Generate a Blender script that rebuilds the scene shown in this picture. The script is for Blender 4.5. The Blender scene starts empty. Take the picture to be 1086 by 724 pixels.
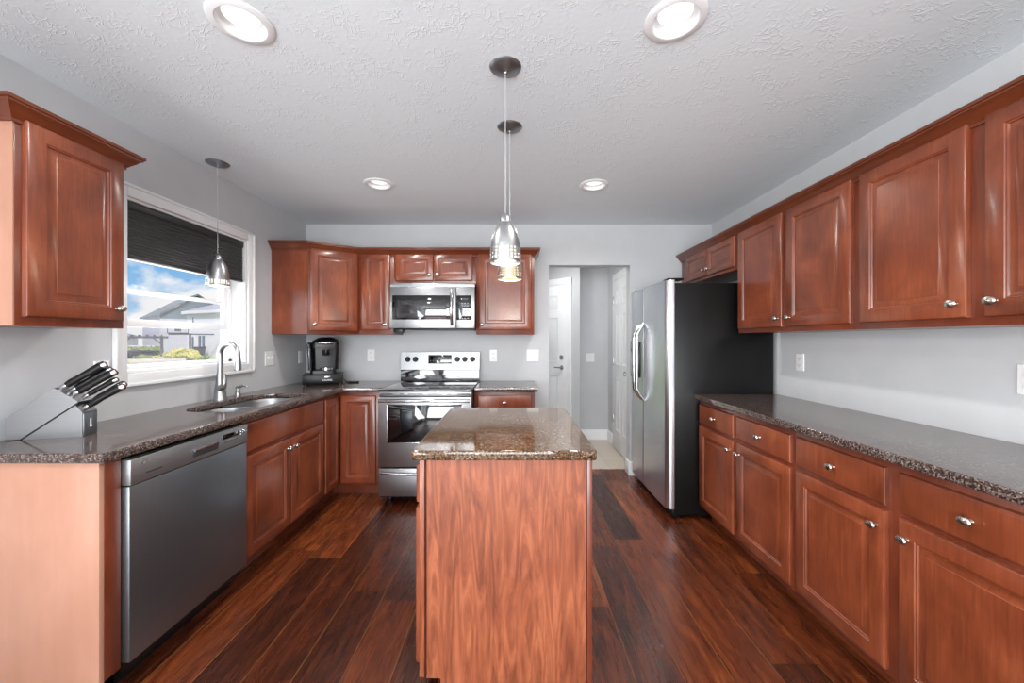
import bpy, bmesh, math, random
from mathutils import Vector, Matrix
random.seed(7)
PI = math.pi
SC = bpy.context.scene
COL = SC.collection

# ------------------------------------------------------------------ camera, sky, sun, exposure
CAM_H = 1.315
cam_data = bpy.data.cameras.new('camera')
cam = bpy.data.objects.new('camera', cam_data); COL.objects.link(cam)
cam.location = (0, 0, CAM_H); cam.rotation_euler = (PI/2, 0, 0)
cam_data.sensor_width = 36.0; cam_data.sensor_fit = 'HORIZONTAL'
cam_data.lens = 415.0/1086.0*36.0
cam_data.shift_x = -2.0/1086.0; cam_data.shift_y = -1.5/1086.0
cam_data.clip_start = 0.05; cam_data.clip_end = 400
SC.camera = cam
SC.view_settings.view_transform = 'Standard'
SC.view_settings.look = 'None'
SC.view_settings.gamma = 1.0
SC.view_settings.use_curve_mapping = False
SC.view_settings.exposure = -0.14

def lin(c):
    return tuple(((v/255.0)/12.92 if v/255.0 <= 0.04045 else ((v/255.0+0.055)/1.055)**2.4) for v in c)
def rgba(c): return (*lin(c), 1.0)

class NT:
    """small node-tree helper"""
    def __init__(s, tree): s.t = tree; s.t.nodes.clear()
    def n(s, typ, props=None, **ins):
        nd = s.t.nodes.new(typ)
        for k, v in (props or {}).items(): setattr(nd, k, v)
        for k, v in ins.items():
            key = int(k[1:]) if (k[0] == 'i' and k[1:].isdigit()) else k.replace('_', ' ')
            if isinstance(v, bpy.types.NodeSocket): s.t.links.new(v, nd.inputs[key])
            else: nd.inputs[key].default_value = v
        return nd
    def m(s, op, a, b=0.0, c=0.0, clamp=False):
        nd = s.n('ShaderNodeMath', {'operation': op, 'use_clamp': clamp}, i0=a, i1=b, i2=c); return nd.outputs[0]
    def ramp(s, fac, stops, interp='LINEAR'):
        nd = s.n('ShaderNodeValToRGB', i0=fac); cr = nd.color_ramp; cr.interpolation = interp
        while len(cr.elements) < len(stops): cr.elements.new(0.5)
        for e, (p, c) in zip(cr.elements, stops): e.position = p; e.color = rgba(c) if len(c) == 3 else c
        return nd.outputs[0]
    def mix(s, fac, a, b, blend='MIX'):
        nd = s.n('ShaderNodeMix', {'data_type': 'RGBA', 'blend_type': blend})
        for k, v in ((0, fac), (6, a), (7, b)):
            if isinstance(v, bpy.types.NodeSocket): s.t.links.new(v, nd.inputs[k])
            else: nd.inputs[k].default_value = v
        return nd.outputs[2]
    def mapping(s, vec, scale=(1, 1, 1), loc=(0, 0, 0)):
        return s.n('ShaderNodeMapping', Vector=vec, Scale=scale, Location=loc).outputs[0]
    def noise(s, vec, scale, detail=3.0, rough=0.5, dist=0.0):
        return s.n('ShaderNodeTexNoise', Vector=vec, Scale=scale, Detail=detail, Roughness=rough, Distortion=dist).outputs[0]
    def link(s, a, b): s.t.links.new(a, b)

# world: blue sky with white cumulus
world = bpy.data.worlds.new('sky'); SC.world = world; world.use_nodes = True
W = NT(world.node_tree)
tc = W.n('ShaderNodeTexCoord').outputs['Generated']
sep = W.n('ShaderNodeSeparateXYZ', i0=tc)
grad = W.ramp(sep.outputs[2], [(0.0, (206, 230, 248)), (0.05, (160, 208, 246)), (0.20, (120, 182, 238)), (1.0, (70, 120, 195))])
cm = W.mapping(tc, (1, 1, 1.5), (0.62, 0.4, 0.3))
cl = W.noise(cm, 6.5, 7.0, 0.5, 0.15)
clf = W.ramp(cl, [(0.46, (0, 0, 0)), (0.55, (255, 255, 255))])
sky = W.mix(clf, grad, (1.05, 1.05, 1.06, 1.0))
bg = W.n('ShaderNodeBackground', Color=sky, Strength=1.0)
W.link(bg.outputs[0], W.n('ShaderNodeOutputWorld').inputs[0])

def lamp(name, typ, loc, energy, color=(1, 1, 1), rot=(0, 0, 0), parent=None, **kw):
    d = bpy.data.lights.new(name, typ); d.energy = energy; d.color = color
    for k, v in kw.items(): setattr(d, k, v)
    o = bpy.data.objects.new(name, d); COL.objects.link(o); o.location = loc; o.rotation_euler = rot
    if parent: o.parent = parent
    return o
sun = lamp('sun', 'SUN', (0, 0, 10), 4.2, (1.0, 0.95, 0.88), angle=0.01)
sun.rotation_euler = Vector((-0.25, 0.8, -1.0)).to_track_quat('-Z', 'Y').to_euler()
# daylight arriving through the openings of the room behind the camera and the kitchen window
lamp('patio_daylight', 'AREA', (-0.3, -3.55, 1.15), 320, (0.97, 0.985, 1.0), (PI/2+.50, 0, 0), shape='RECTANGLE', size=3.2, size_y=2.0)
lamp('dining_daylight', 'AREA', (-2.25, -1.2, 1.15), 165, (0.97, 0.985, 1.0), (PI/2+.45, 0, -PI/2), shape='RECTANGLE', size=1.7, size_y=1.9)
lamp('hall_fill', 'AREA', (.30, 4.55, 2.42), 15, (1, .98, .95), (0, 0, 0), shape='DISK', size=.3)  # unseen area lamp, added to brighten the angled hall wall
lamp('kitchen_daylight', 'AREA', (-2.42, 2.49, 1.45), 14, (0.95, 0.98, 1.0), (PI/2, 0, -PI/2), shape='RECTANGLE', size=0.95, size_y=0.62)

# ------------------------------------------------------------------ materials
def new_mat(name):
    m = bpy.data.materials.new(name); m.use_nodes = True
    return m, NT(m.node_tree)
def finish(N, **kw):
    b = N.n('ShaderNodeBsdfPrincipled', **kw)
    N.link(b.outputs[0], N.n('ShaderNodeOutputMaterial').inputs[0]); return b
def plain(name, col, rough=0.5, metal=0.0, vary=0.04, scale=8.0, bump=0.0, spec=0.5, coat=0.0):
    m, N = new_mat(name)
    c = N.n('ShaderNodeTexCoord').outputs['Object']
    nz = N.noise(c, scale, 4.0)
    a = tuple(max(0, v*(1-vary)) for v in col); b = tuple(min(255, v*(1+vary)) for v in col)
    cc = N.ramp(nz, [(0.3, a), (0.7, b)])
    bs = finish(N, Base_Color=cc, Roughness=rough, Metallic=metal)
    bs.inputs['Specular IOR Level'].default_value = spec
    bs.inputs['Coat Weight'].default_value = coat
    if bump: N.link(N.n('ShaderNodeBump', Strength=bump, Distance=0.002, Height=N.noise(c, scale*20, 3.0)).outputs[0], bs.inputs['Normal'])
    return m
def emit(name, col, strength):
    m, N = new_mat(name)
    e = N.n('ShaderNodeEmission', Color=(*lin(col), 1.0), Strength=strength)
    N.link(e.outputs[0], N.n('ShaderNodeOutputMaterial').inputs[0]); return m
def wood(name, dark, mid, light, rough=0.3, grain=(34, 34, 2.2), coat=0.25, figure=0.35, grainmix=0.35, swirl=0.6):
    m, N = new_mat(name)
    c = N.n('ShaderNodeTexCoord').outputs['Object']
    r = N.n('ShaderNodeObjectInfo').outputs['Random']
    off = N.n('ShaderNodeCombineXYZ', X=N.m('MULTIPLY', r, 7.3), Y=N.m('MULTIPLY', r, 3.1), Z=N.m('MULTIPLY', r, 11.0)).outputs[0]
    v = N.n('ShaderNodeVectorMath', {'operation': 'ADD'}, i0=c, i1=off).outputs[0]
    blotch = N.noise(N.mapping(v, (1, 1, 0.7)), 5.0, 4.0, 0.55, 0.4)
    fine = N.noise(N.mapping(v, grain), 3.0, 5.0, 0.6, swirl)
    f = N.m('ADD', N.m('MULTIPLY', blotch, 1.0-grainmix), N.m('MULTIPLY', fine, grainmix))
    col = N.ramp(f, [(0.5-figure*0.5, dark), (0.5, mid), (0.5+figure*0.5, light)])
    bs = finish(N, Base_Color=col, Roughness=rough)
    bs.inputs['Coat Weight'].default_value = coat; bs.inputs['Coat Roughness'].default_value = 0.18
    N.link(N.n('ShaderNodeBump', Strength=0.04, Distance=0.001, Height=fine).outputs[0], bs.inputs['Normal'])
    return m
def steel(name, col=(176, 176, 178), rough=0.27, stretch=(1, 1, 220)):
    m, N = new_mat(name)
    c = N.n('ShaderNodeTexCoord').outputs['Object']
    br = N.noise(N.mapping(c, stretch), 4.0, 3.0)
    rg = N.n('ShaderNodeMapRange', Value=br, i3=rough-0.05, i4=rough+0.06).outputs[0]
    cc = N.ramp(br, [(0.2, tuple(v*0.96 for v in col)), (0.8, tuple(min(255, v*1.03) for v in col))])
    finish(N, Base_Color=cc, Roughness=rg, Metallic=1.0); return m

M = {}
M['wall'] = plain('wall_paint', (190, 192, 195), 0.85, vary=0.01, bump=0.03)
M['white'] = plain('white_trim_paint', (228, 229, 231), 0.38, vary=0.01)
M['plate'] = plain('white_plastic', (226, 227, 228), 0.35, vary=0.01)
M['slot'] = plain('dark_slot', (60, 60, 62), 0.5)
M['cherry'] = wood('stained_cherry', (88, 40, 22), (116, 56, 33), (143, 76, 47), figure=0.36)
M['cherry_frame'] = wood('stained_cherry_frame', (80, 34, 20), (103, 47, 28), (125, 61, 38), figure=0.4)
M['crown'] = wood('stained_cherry_moulding', (76, 34, 17), (99, 46, 24), (120, 60, 32), grain=(2.5, 2.5, 30), figure=0.5)
M['veneer'] = wood('cherry_veneer_panel', (104, 50, 28), (132, 69, 42), (156, 89, 58), rough=0.4, grain=(8, 8, 0.9), figure=0.26, grainmix=0.75, coat=0.1, swirl=2.2)
M['veneer_lit'] = wood('cherry_veneer_lit', (166, 120, 99), (178, 131, 109), (190, 144, 122), rough=0.4, grain=(9, 9, 0.8), figure=0.6, coat=0.1)  # cherry end veneer lightened: strong light on the panels is in the colour
M['nickel'] = steel('satin_nickel', (196, 188, 178), 0.24, (1, 1, 1))
M['chrome'] = steel('polished_steel', (205, 205, 207), 0.12, (1, 1, 1))
M['brushed'] = steel('brushed_nickel', (178, 179, 180), 0.30, (60, 60, 1))
M['canopy'] = steel('brushed_nickel_canopy', (150, 156, 160), 0.38, (1, 1, 1))
M['steel'] = steel('stainless_steel', (164, 165, 167), 0.34)
M['steel_v'] = steel('stainless_steel_vertical', (206, 207, 210), 0.31, (220, 220, 1))
M['steel_dark'] = steel('stainless_steel_dark', (142, 150, 156), 0.40, (220, 220, 1))
M['steel_panel'] = steel('stainless_panel', (170, 176, 178), 0.45)
M['black'] = plain('black_plastic', (15, 15, 16), 0.32, vary=0.05, spec=0.35)
M['black_tex'] = plain('black_textured_side', (14, 14, 15), 0.34, vary=0.05, bump=0.03, spec=0.3)
M['black_glass'] = plain('black_glass', (10, 10, 12), 0.04, vary=0.02, coat=1.0)
M['dark_glass'] = plain('dark_door_glass', (46, 47, 50), 0.06, vary=0.02, coat=1.0)
M['grey_mark'] = plain('grey_print', (150, 150, 152), 0.5)
M['dark_mark'] = plain('dark_print', (50, 50, 54), 0.5)
M['blind'] = plain('charcoal_fabric', (62, 62, 64), 0.85, vary=0.12, scale=5)
M['blind_rail'] = plain('charcoal_rail', (34, 34, 37), 0.4)
M['cord'] = plain('grey_cord', (170, 170, 170), 0.5)
M['steel_block'] = steel('dull_steel', (132, 132, 134), 0.42)
M['lens'] = emit('lit_lens', (255, 255, 252), 1.5)
M['lamp_white'] = emit('lit_lamp_glass', (255, 250, 242), 1.25)
M['lamp_warm'] = emit('lit_warm_lamp_glass', (255, 222, 170), 1.3)
M['smoke'] = plain('smoked_reservoir', (34, 35, 38), 0.08, coat=1.0)
M['siding_blue'] = None

def ceiling_mat():
    m, N = new_mat('knockdown_ceiling')
    c = N.n('ShaderNodeTexCoord').outputs['Object']
    w = N.noise(c, 9.0, 2.0)
    warp = N.n('ShaderNodeVectorMath', {'operation': 'ADD'}, i0=c, i1=N.n('ShaderNodeVectorMath', {'operation': 'SCALE'}, i0=N.n('ShaderNodeTexNoise', Vector=c, Scale=14.0).outputs[1], Scale=0.16).outputs[0]).outputs[0]
    v = N.n('ShaderNodeTexVoronoi', {'feature': 'DISTANCE_TO_EDGE'}, Vector=warp, Scale=26.0).outputs[0]
    ridge = N.m('MULTIPLY', N.ramp(v, [(0.0, (255, 255, 255)), (0.10, (0, 0, 0))]), N.ramp(w, [(0.45, (0, 0, 0)), (0.58, (255, 255, 255))]))
    h = N.m('ADD', ridge, N.m('MULTIPLY', N.noise(c, 60.0, 4.0), 0.5))
    bs = finish(N, Base_Color=rgba((222, 229, 234)), Roughness=0.9)
    N.link(N.n('ShaderNodeBump', Strength=0.3, Distance=0.004, Height=h).outputs[0], bs.inputs['Normal'])
    return m
M['ceiling'] = ceiling_mat()

def granite(name, stops, reflect=0.10, ior=1.7):
    m, N = new_mat(name)
    c = N.n('ShaderNodeTexCoord').outputs['Object']
    v1 = N.n('ShaderNodeTexVoronoi', Vector=c, Scale=190.0).outputs[1]
    s1 = N.n('ShaderNodeSeparateColor', i0=v1).outputs[0]
    v2 = N.n('ShaderNodeTexVoronoi', Vector=c, Scale=420.0).outputs[1]
    s2 = N.n('ShaderNodeSeparateColor', i0=v2).outputs[1]
    big = N.noise(c, 7.0, 3.0)
    f = N.m('ADD', N.m('ADD', N.m('MULTIPLY', s1, 0.55), N.m('MULTIPLY', s2, 0.3)), N.m('MULTIPLY', big, 0.25))
    col = N.ramp(f, stops)
    finish(N, Base_Color=col, Roughness=reflect, IOR=ior); return m
M['granite'] = granite('tan_brown_granite', [(0.15, (34, 28, 28)), (0.48, (58, 47, 44)), (0.64, (92, 74, 66)), (0.80, (112, 100, 95)), (0.97, (150, 144, 142))])
M['granite_gold'] = granite('golden_brown_granite', [(0.15, (26, 21, 18)), (0.40, (56, 40, 26)), (0.58, (88, 60, 37)), (0.76, (108, 86, 62)), (0.97, (146, 138, 130))], 0.06, 1.5)

def floor_mat():
    m, N = new_mat('walnut_planks')
    c = N.n('ShaderNodeTexCoord').outputs['Object']
    s = N.n('ShaderNodeSeparateXYZ', i0=c)
    wd, ln = 0.19, 1.25
    xs = N.m('DIVIDE', N.m('ADD', s.outputs[0], 1.425+1.9), wd)
    ix = N.m('FLOOR', xs); fx = N.m('FRACT', xs)
    r1 = N.n('ShaderNodeTexWhiteNoise', {'noise_dimensions': '1D'}, W=ix).outputs[0]
    ys = N.m('DIVIDE', N.m('ADD', s.outputs[1], N.m('MULTIPLY', r1, 3.7)), ln)
    iy = N.m('FLOOR', ys); fy = N.m('FRACT', ys)
    wn = N.n('ShaderNodeTexWhiteNoise', {'noise_dimensions': '2D'}, Vector=N.n('ShaderNodeCombineXYZ', X=ix, Y=iy).outputs[0])
    r2 = wn.outputs[0]
    off = N.n('ShaderNodeVectorMath', {'operation': 'SCALE'}, i0=wn.outputs[1], Scale=13.0).outputs[0]
    pv = N.n('ShaderNodeVectorMath', {'operation': 'ADD'}, i0=c, i1=off).outputs[0]
    g1 = N.noise(N.mapping(pv, (7, 1.1, 1)), 1.5, 4.0, 0.55, 2.2)
    g2 = N.noise(N.mapping(pv, (42, 2.4, 1)), 1.5, 3.0, 0.6, 0.8)
    g = N.m('ADD', N.m('MULTIPLY', g1, 0.80), N.m('MULTIPLY', g2, 0.20))
    rings = N.m('SINE', N.m('MULTIPLY', g1, 62.0))
    g = N.m('ADD', g, N.m('MULTIPLY', rings, 0.035))
    f = N.m('ADD', g, N.m('MULTIPLY', N.m('SUBTRACT', r2, 0.5), 0.36))
    col = N.ramp(f, [(0.22, (40, 16, 8)), (0.42, (66, 28, 13)), (0.56, (88, 40, 19)), (0.72, (116, 58, 27)), (0.88, (146, 80, 40))])
    ex = N.m('MINIMUM', fx, N.m('SUBTRACT', 1.0, fx)); ey = N.m('MINIMUM', fy, N.m('SUBTRACT', 1.0, fy))
    gap = N.m('MAXIMUM', N.m('LESS_THAN', ex, 0.010), N.m('LESS_THAN', ey, 0.0012))
    lip = N.m('MULTIPLY', N.m('GREATER_THAN', fx, 0.968), 0.6)
    col = N.mix(lip, col, rgba((150, 88, 44)))
    col = N.mix(gap, col, rgba((20, 8, 5)))
    bs = finish(N, Base_Color=col, Roughness=N.n('ShaderNodeMapRange', Value=g2, i3=0.20, i4=0.36).outputs[0])
    h = N.m('SUBTRACT', N.m('MULTIPLY', g, 0.5), N.m('MULTIPLY', N.m('LESS_THAN', ex, 0.02), 0.6))
    N.link(N.n('ShaderNodeBump', Strength=0.12, Distance=0.003, Height=h).outputs[0], bs.inputs['Normal'])
    return m
M['floor'] = floor_mat()

def tile_mat():
    m, N = new_mat('beige_floor_tile')
    c = N.n('ShaderNodeTexCoord').outputs['Object']
    b = N.n('ShaderNodeTexBrick', {'offset': 0.0}, Vector=c, Color1=rgba((198, 184, 170)), Color2=rgba((190, 176, 163)), Mortar=rgba((168, 158, 148)), Scale=1.0)
    b.inputs['Brick Width'].default_value = 0.33; b.inputs['Row Height'].default_value = 0.33; b.inputs['Mortar Size'].default_value = 0.004
    col = N.mix(N.m('MULTIPLY', N.noise(c, 12.0, 5.0), 0.3), b.outputs[0], rgba((214, 202, 190)))
    finish(N, Base_Color=col, Roughness=0.35); return m
M['tile'] = tile_mat()

def glass_mat(name, tint=(1, 1, 1), refl=0.6, veil=0.0):
    m, N = new_mat(name)
    t = N.n('ShaderNodeBsdfTransparent', Color=(*tint, 1))
    g = N.n('ShaderNodeBsdfGlossy', Roughness=0.02)
    fr = N.m('MULTIPLY', N.m('POWER', N.n('ShaderNodeLayerWeight', Blend=0.5).outputs[1], 5.0), refl)
    mx = N.n('ShaderNodeMixShader', i0=fr, i1=t.outputs[0], i2=g.outputs[0])
    out = mx.outputs[0]
    if veil:
        d = N.n('ShaderNodeBsdfDiffuse', Color=rgba((205, 205, 214)))
        out = N.n('ShaderNodeMixShader', i0=veil, i1=out, i2=d.outputs[0]).outputs[0]
    N.link(out, N.n('ShaderNodeOutputMaterial').inputs[0]); return m
M['glass'] = glass_mat('window_glass')
M['screen'] = glass_mat('insect_screen', (0.97, 0.97, 0.97), 0.0, 0.10)

def siding(name, col, pitch=0.18):
    m, N = new_mat(name)
    c = N.n('ShaderNodeTexCoord').outputs['Object']
    z = N.n('ShaderNodeSeparateXYZ', i0=c).outputs[2]
    f = N.m('FRACT', N.m('DIVIDE', z, pitch))
    cc = N.mix(N.m('LESS_THAN', f, 0.12), rgba(col), rgba(tuple(v*0.86 for v in col)))
    finish(N, Base_Color=cc, Roughness=0.8); return m
M['siding_grey'] = siding('lavender_grey_siding', (208, 200, 222))
M['siding_blue'] = siding('slate_blue_siding', (104, 122, 136))
M['siding_white'] = siding('white_siding', (236, 230, 244))
M['shingle'] = plain('slate_shingles', (112, 120, 128), 0.9, vary=0.15, scale=3)
M['shingle2'] = plain('violet_grey_shingles', (158, 156, 174), 0.9, vary=0.15, scale=3)
M['pane'] = plain('house_window_pane', (88, 98, 116), 0.1)
M['grass'] = plain('lawn_grass', (140, 168, 84), 0.95, vary=0.2, scale=1.5)
M['road'] = plain('asphalt', (176, 172, 168), 0.9, vary=0.06, scale=2)
M['patio'] = plain('reflector_grey', (196, 194, 190), 0.9)  # grey of the slab added outside the dining opening
M['shrub_g'] = plain('green_leaves', (118, 134, 78), 0.9, vary=0.35, scale=6, bump=0.5)
M['shrub_y'] = plain('yellow_green_leaves', (186, 176, 100), 0.9, vary=0.3, scale=6, bump=0.5)
M['planter'] = plain('dark_planter', (62, 62, 72), 0.7)
M['timber'] = plain('grey_timber', (96, 94, 102), 0.8, vary=0.15)
M['edge'] = plain('pale_edging', (220, 208, 200), 0.8)

# ------------------------------------------------------------------ mesh building
class MB:
    def __init__(s, xf=None): s.bm = bmesh.new(); s.xf = xf or Matrix.Identity(4)
    def v(s, p): return s.bm.verts.new(s.xf @ Vector(p))
    def box(s, x0, x1, y0, y1, z0, z1, bev=0.0, seg=2):
        x0, x1 = sorted((x0, x1)); y0, y1 = sorted((y0, y1)); z0, z1 = sorted((z0, z1))
        vs = [s.v((x, y, z)) for z in (z0, z1) for y in (y0, y1) for x in (x0, x1)]
        fs = [s.bm.faces.new([vs[i] for i in q]) for q in ((0,2,3,1),(4,5,7,6),(0,1,5,4),(2,6,7,3),(0,4,6,2),(1,3,7,5))]
        if bev:
            es = list({e for f in fs for e in f.edges})
            bmesh.ops.bevel(s.bm, geom=es, offset=bev, segments=seg, affect='EDGES', profile=0.5, clamp_overlap=True)
        return s
    def loft(s, loops, cap0=True, cap1=True, closed=True):
        rows = [[s.v(p) for p in lp] for lp in loops]
        n = len(rows[0])
        for a, b in zip(rows, rows[1:]):
            for i in range(n if closed else n-1):
                j = (i+1) % n
                s.bm.faces.new((a[i], a[j], b[j], b[i]))
        if cap0: s.bm.faces.new(list(reversed(rows[0])))
        if cap1: s.bm.faces.new(rows[-1])
        return s
    def lathe(s, prof, c=(0, 0, 0), axis='z', seg=24, sx=1.0, cap0=True, cap1=True, holes=None):
        """prof: list of (r, h); axis z up, or '-y' towards the viewer of the front"""
        loops = []
        for r, h in prof:
            lp = []
            for i in range(seg):
                a = 2*PI*i/seg; u, w = r*math.cos(a)*sx, r*math.sin(a)
                if axis == 'z': p = (c[0]+u, c[1]+w, c[2]+h)
                elif axis == '-y': p = (c[0]+u, c[1]-h, c[2]+w)
                else: p = (c[0]+h, c[1]+u, c[2]+w)
                lp.append(p)
            loops.append(lp)
        if not holes: return s.loft(loops, cap0, cap1)
        rows = [[s.v(p) for p in lp] for lp in loops]
        for k, (a, b) in enumerate(zip(rows, rows[1:])):
            for i in range(seg):
                if holes(k, i): continue
                j = (i+1) % seg
                s.bm.faces.new((a[i], a[j], b[j], b[i]))
        return s
    def tube(s, pts, r, seg=12):
        pts = [Vector(p) for p in pts]; n = len(pts)
        rs = r if isinstance(r, (list, tuple)) else [r]*n
        t0 = (pts[1]-pts[0]).normalized()
        nrm = t0.orthogonal().normalized(); loops = []
        for i, p in enumerate(pts):
            t = (pts[min(i+1, n-1)]-pts[max(i-1, 0)]).normalized()
            nrm = (nrm - t*nrm.dot(t)).normalized(); bi = t.cross(nrm)
            loops.append([tuple(p + (nrm*math.cos(2*PI*k/seg)+bi*math.sin(2*PI*k/seg))*rs[i]) for k in range(seg)])
        return s.loft(loops)
    def prism(s, poly, h0, h1, plane='xy'):
        f = {'xy': lambda p, h: (p[0], p[1], h), 'xz': lambda p, h: (p[0], h, p[1]), 'yz': lambda p, h: (h, p[0], p[1])}[plane]
        return s.loft([[f(p, h0) for p in poly], [f(p, h1) for p in poly]])
    def sphere(s, c, r, sub=2, scale=(1, 1, 1), jitter=0.0):
        g = bmesh.ops.create_icosphere(s.bm, subdivisions=sub, radius=1.0)
        for v in g['verts']:
            k = r*(1+random.uniform(-jitter, jitter))
            v.co = s.xf @ Vector((c[0]+v.co.x*k*scale[0], c[1]+v.co.y*k*scale[1], c[2]+v.co.z*k*scale[2]))
        return s
    def add_mesh(s, me, mat=None):
        t = bmesh.new(); t.from_mesh(me)
        if mat: t.transform(mat)
        tmp = bpy.data.meshes.new('tmp'); t.to_mesh(tmp); t.free()
        s.bm.from_mesh(tmp); bpy.data.meshes.remove(tmp); return s
    def build(s, name, mat, parent=None, ang=32, kind=None):
        bm = s.bm
        bmesh.ops.recalc_face_normals(bm, faces=bm.faces)
        lim = math.radians(ang)
        for f in bm.faces: f.smooth = True
        for e in bm.edges:
            if len(e.link_faces) != 2 or e.calc_face_angle(0) > lim: e.smooth = False
        me = bpy.data.meshes.new(name); bm.to_mesh(me); bm.free()
        me.materials.append(mat)
        o = bpy.data.objects.new(name, me); COL.objects.link(o)
        if parent: o.parent = parent
        if kind: o['kind'] = kind
        return o
def thing(name, label, cat, loc=(0, 0, 0), rz=0.0, group=None):
    o = bpy.data.objects.new(name, None); COL.objects.link(o); o.empty_display_size = 0.1
    o.location = loc; o.rotation_euler = (0, 0, rz)
    o['label'] = label; o['category'] = cat
    if group: o['group'] = group
    return o
def tag(o, label, cat, group=None):
    o['label'] = label; o['category'] = cat
    if group: o['group'] = group
    return o
def copy_tree(o, parent=None):
    c = o.copy(); COL.objects.link(c)
    if parent: c.parent = parent
    for ch in list(o.children): copy_tree(ch, c)
    return c
def T(x, y, z): return Matrix.Translation((x, y, z))
def RZ(a): return Matrix.Rotation(a, 4, 'Z')
def slab_mesh(outer, holes, z0, z1, bev):
    """flat slab with holes and eased edges, from a filled 2D outline"""
    cu = bpy.data.curves.new('outline', 'CURVE'); cu.dimensions = '2D'; cu.fill_mode = 'BOTH'
    for lp in [outer]+holes:
        sp = cu.splines.new('POLY'); sp.points.add(len(lp)-1); sp.use_cyclic_u = True
        for p, q in zip(sp.points, lp): p.co = (q[0], q[1], 0, 1)
    cu.extrude = (z1-z0)/2-bev; cu.bevel_depth = bev; cu.bevel_resolution = 2; cu.offset = -bev
    ob = bpy.data.objects.new('outline', cu); COL.objects.link(ob)
    dg = bpy.context.evaluated_depsgraph_get(); dg.update()
    me = bpy.data.meshes.new_from_object(ob.evaluated_get(dg))
    bpy.data.objects.remove(ob); bpy.data.curves.remove(cu)
    me.transform(T(0, 0, (z0+z1)/2)); return me
def text_mesh(body, size, depth=0.0004):
    cu = bpy.data.curves.new('lettering', 'FONT'); cu.body = body; cu.size = size; cu.extrude = depth; cu.align_x = 'CENTER'; cu.align_y = 'CENTER'
    ob = bpy.data.objects.new('lettering', cu); COL.objects.link(ob)
    dg = bpy.context.evaluated_depsgraph_get(); dg.update()
    me = bpy.data.meshes.new_from_object(ob.evaluated_get(dg))
    bpy.data.objects.remove(ob); bpy.data.curves.remove(cu)
    me.transform(Matrix.Rotation(PI/2, 4, 'X')); return me        # now stands upright and faces -y
def rrect(x0, x1, y0, y1, r, n=8):
    rr = r if isinstance(r, (list, tuple)) else [r]*4
    pts = []
    for (cx, cy, a0, q) in ((x1-rr[0], y1-rr[0], 0, rr[0]), (x0+rr[1], y1-rr[1], PI/2, rr[1]), (x0+rr[2], y0+rr[2], PI, rr[2]), (x1-rr[3], y0+rr[3], 1.5*PI, rr[3])):
        for k in range(n+1):
            a = a0+PI/2*k/n; pts.append((cx+q*math.cos(a), cy+q*math.sin(a)))
    return pts
def rect_rings(mb, x0, x1, z0, z1, prof):
    """nested rectangles: prof = (inset, y); last one is capped"""
    mb.loft([[(x0+i, y, z0+i), (x1-i, y, z0+i), (x1-i, y, z1-i), (x0+i, y, z1-i)] for i, y in prof])
def sweep(mb, path, prof):
    """profile (out, up) along an open xy path, outward = right of the travel direction"""
    P = [Vector(p) for p in path]; n = len(P); loops = []
    for i in range(n):
        def rgt(a, b): d = (b-a).normalized(); return Vector((d.y, -d.x))
        if i == 0: o = rgt(P[0], P[1])
        elif i == n-1: o = rgt(P[-2], P[-1])
        else:
            a, b = rgt(P[i-1], P[i]), rgt(P[i], P[i+1]); o = (a+b)/(1+a.dot(b))
        loops.append([(P[i].x+o.x*u, P[i].y+o.y*u, w) for u, w in prof])
    return mb.loft(loops)

# ------------------------------------------------------------------ room shell
XL, XR, YB, ZC = -2.02, 1.93, 3.811, 2.44
YR = -3.4
def struct(o): o['kind'] = 'structure'; return o
struct(MB().box(XL-.12, XR+.12, YR-.12, 3.99, -.12, 0).build('floor', M['floor']))
struct(MB().box(-1.2, 1.6, 3.99, 5.9, -.12, -.001).build('floor_hall', M['tile']))
CANS = [(-.965, 1.385), (.567, 1.372), (-.972, 2.82), (.581, 2.838), (-.965, -.2), (.57, -.2), (-.965, -1.8), (.57, -1.8)]
def circle(c, r, n=40): return [(c[0]+r*math.cos(2*PI*k/n), c[1]+r*math.sin(2*PI*k/n)) for k in range(n)]
me = slab_mesh([(XL-.12, YR-.12), (XR+.12, YR-.12), (XR+.12, YB+.12), (XL-.12, YB+.12)], [circle(c, .078) for c in CANS], ZC, ZC+.02, .0001)
struct(MB().add_mesh(me).build('ceiling', M['ceiling']))
struct(MB().box(XL-.12, XR+.12, YR-.12, YB+.12, ZC+.1, ZC+.16).build('ceiling_upper', M['wall']))
struct(MB().box(-1.2, 1.6, YB+.12, 5.9, ZC, ZC+.1).build('ceiling_hall', M['wall']))
WY0, WY1, WZ0, WZ1 = 2.03, 2.955, 1.14, 2.066
DY0, DY1 = -2.1, -.4                                        # patio opening in the left wall, behind the camera
wl = MB()
for (a, b, c, d) in ((YR-.12, DY0, 0, ZC), (DY0, DY1, 2.1, ZC), (DY1, WY0, 0, ZC), (WY0, WY1, 0, WZ0), (WY0, WY1, WZ1, ZC), (WY1, YB+.12, 0, ZC)):
    wl.box(XL-.16, XL, a, b, c, d)
struct(wl.build('wall_left', M['wall']))
struct(MB().box(XR, XR+.12, YR-.12, YB+.12, 0, ZC).build('wall_right', M['wall']))
OX0, OX1, OZ = .34, 1.13, 2.045
wb = MB()
wb.box(XL, OX0, YB, YB+.12, 0, ZC); wb.box(OX1, XR, YB, YB+.12, 0, ZC); wb.box(OX0, OX1, YB, YB+.12, OZ, ZC)
struct(wb.build('wall_back', M['wall']))
wr = MB()
for (a, b, c, d) in ((XL, -1.9, 0, ZC), (-1.9, 1.3, 2.15, ZC), (1.3, XR, 0, ZC)): wr.box(a, b, YR-.12, YR, c, d)
struct(wr.build('wall_rear', M['wall']))
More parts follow.
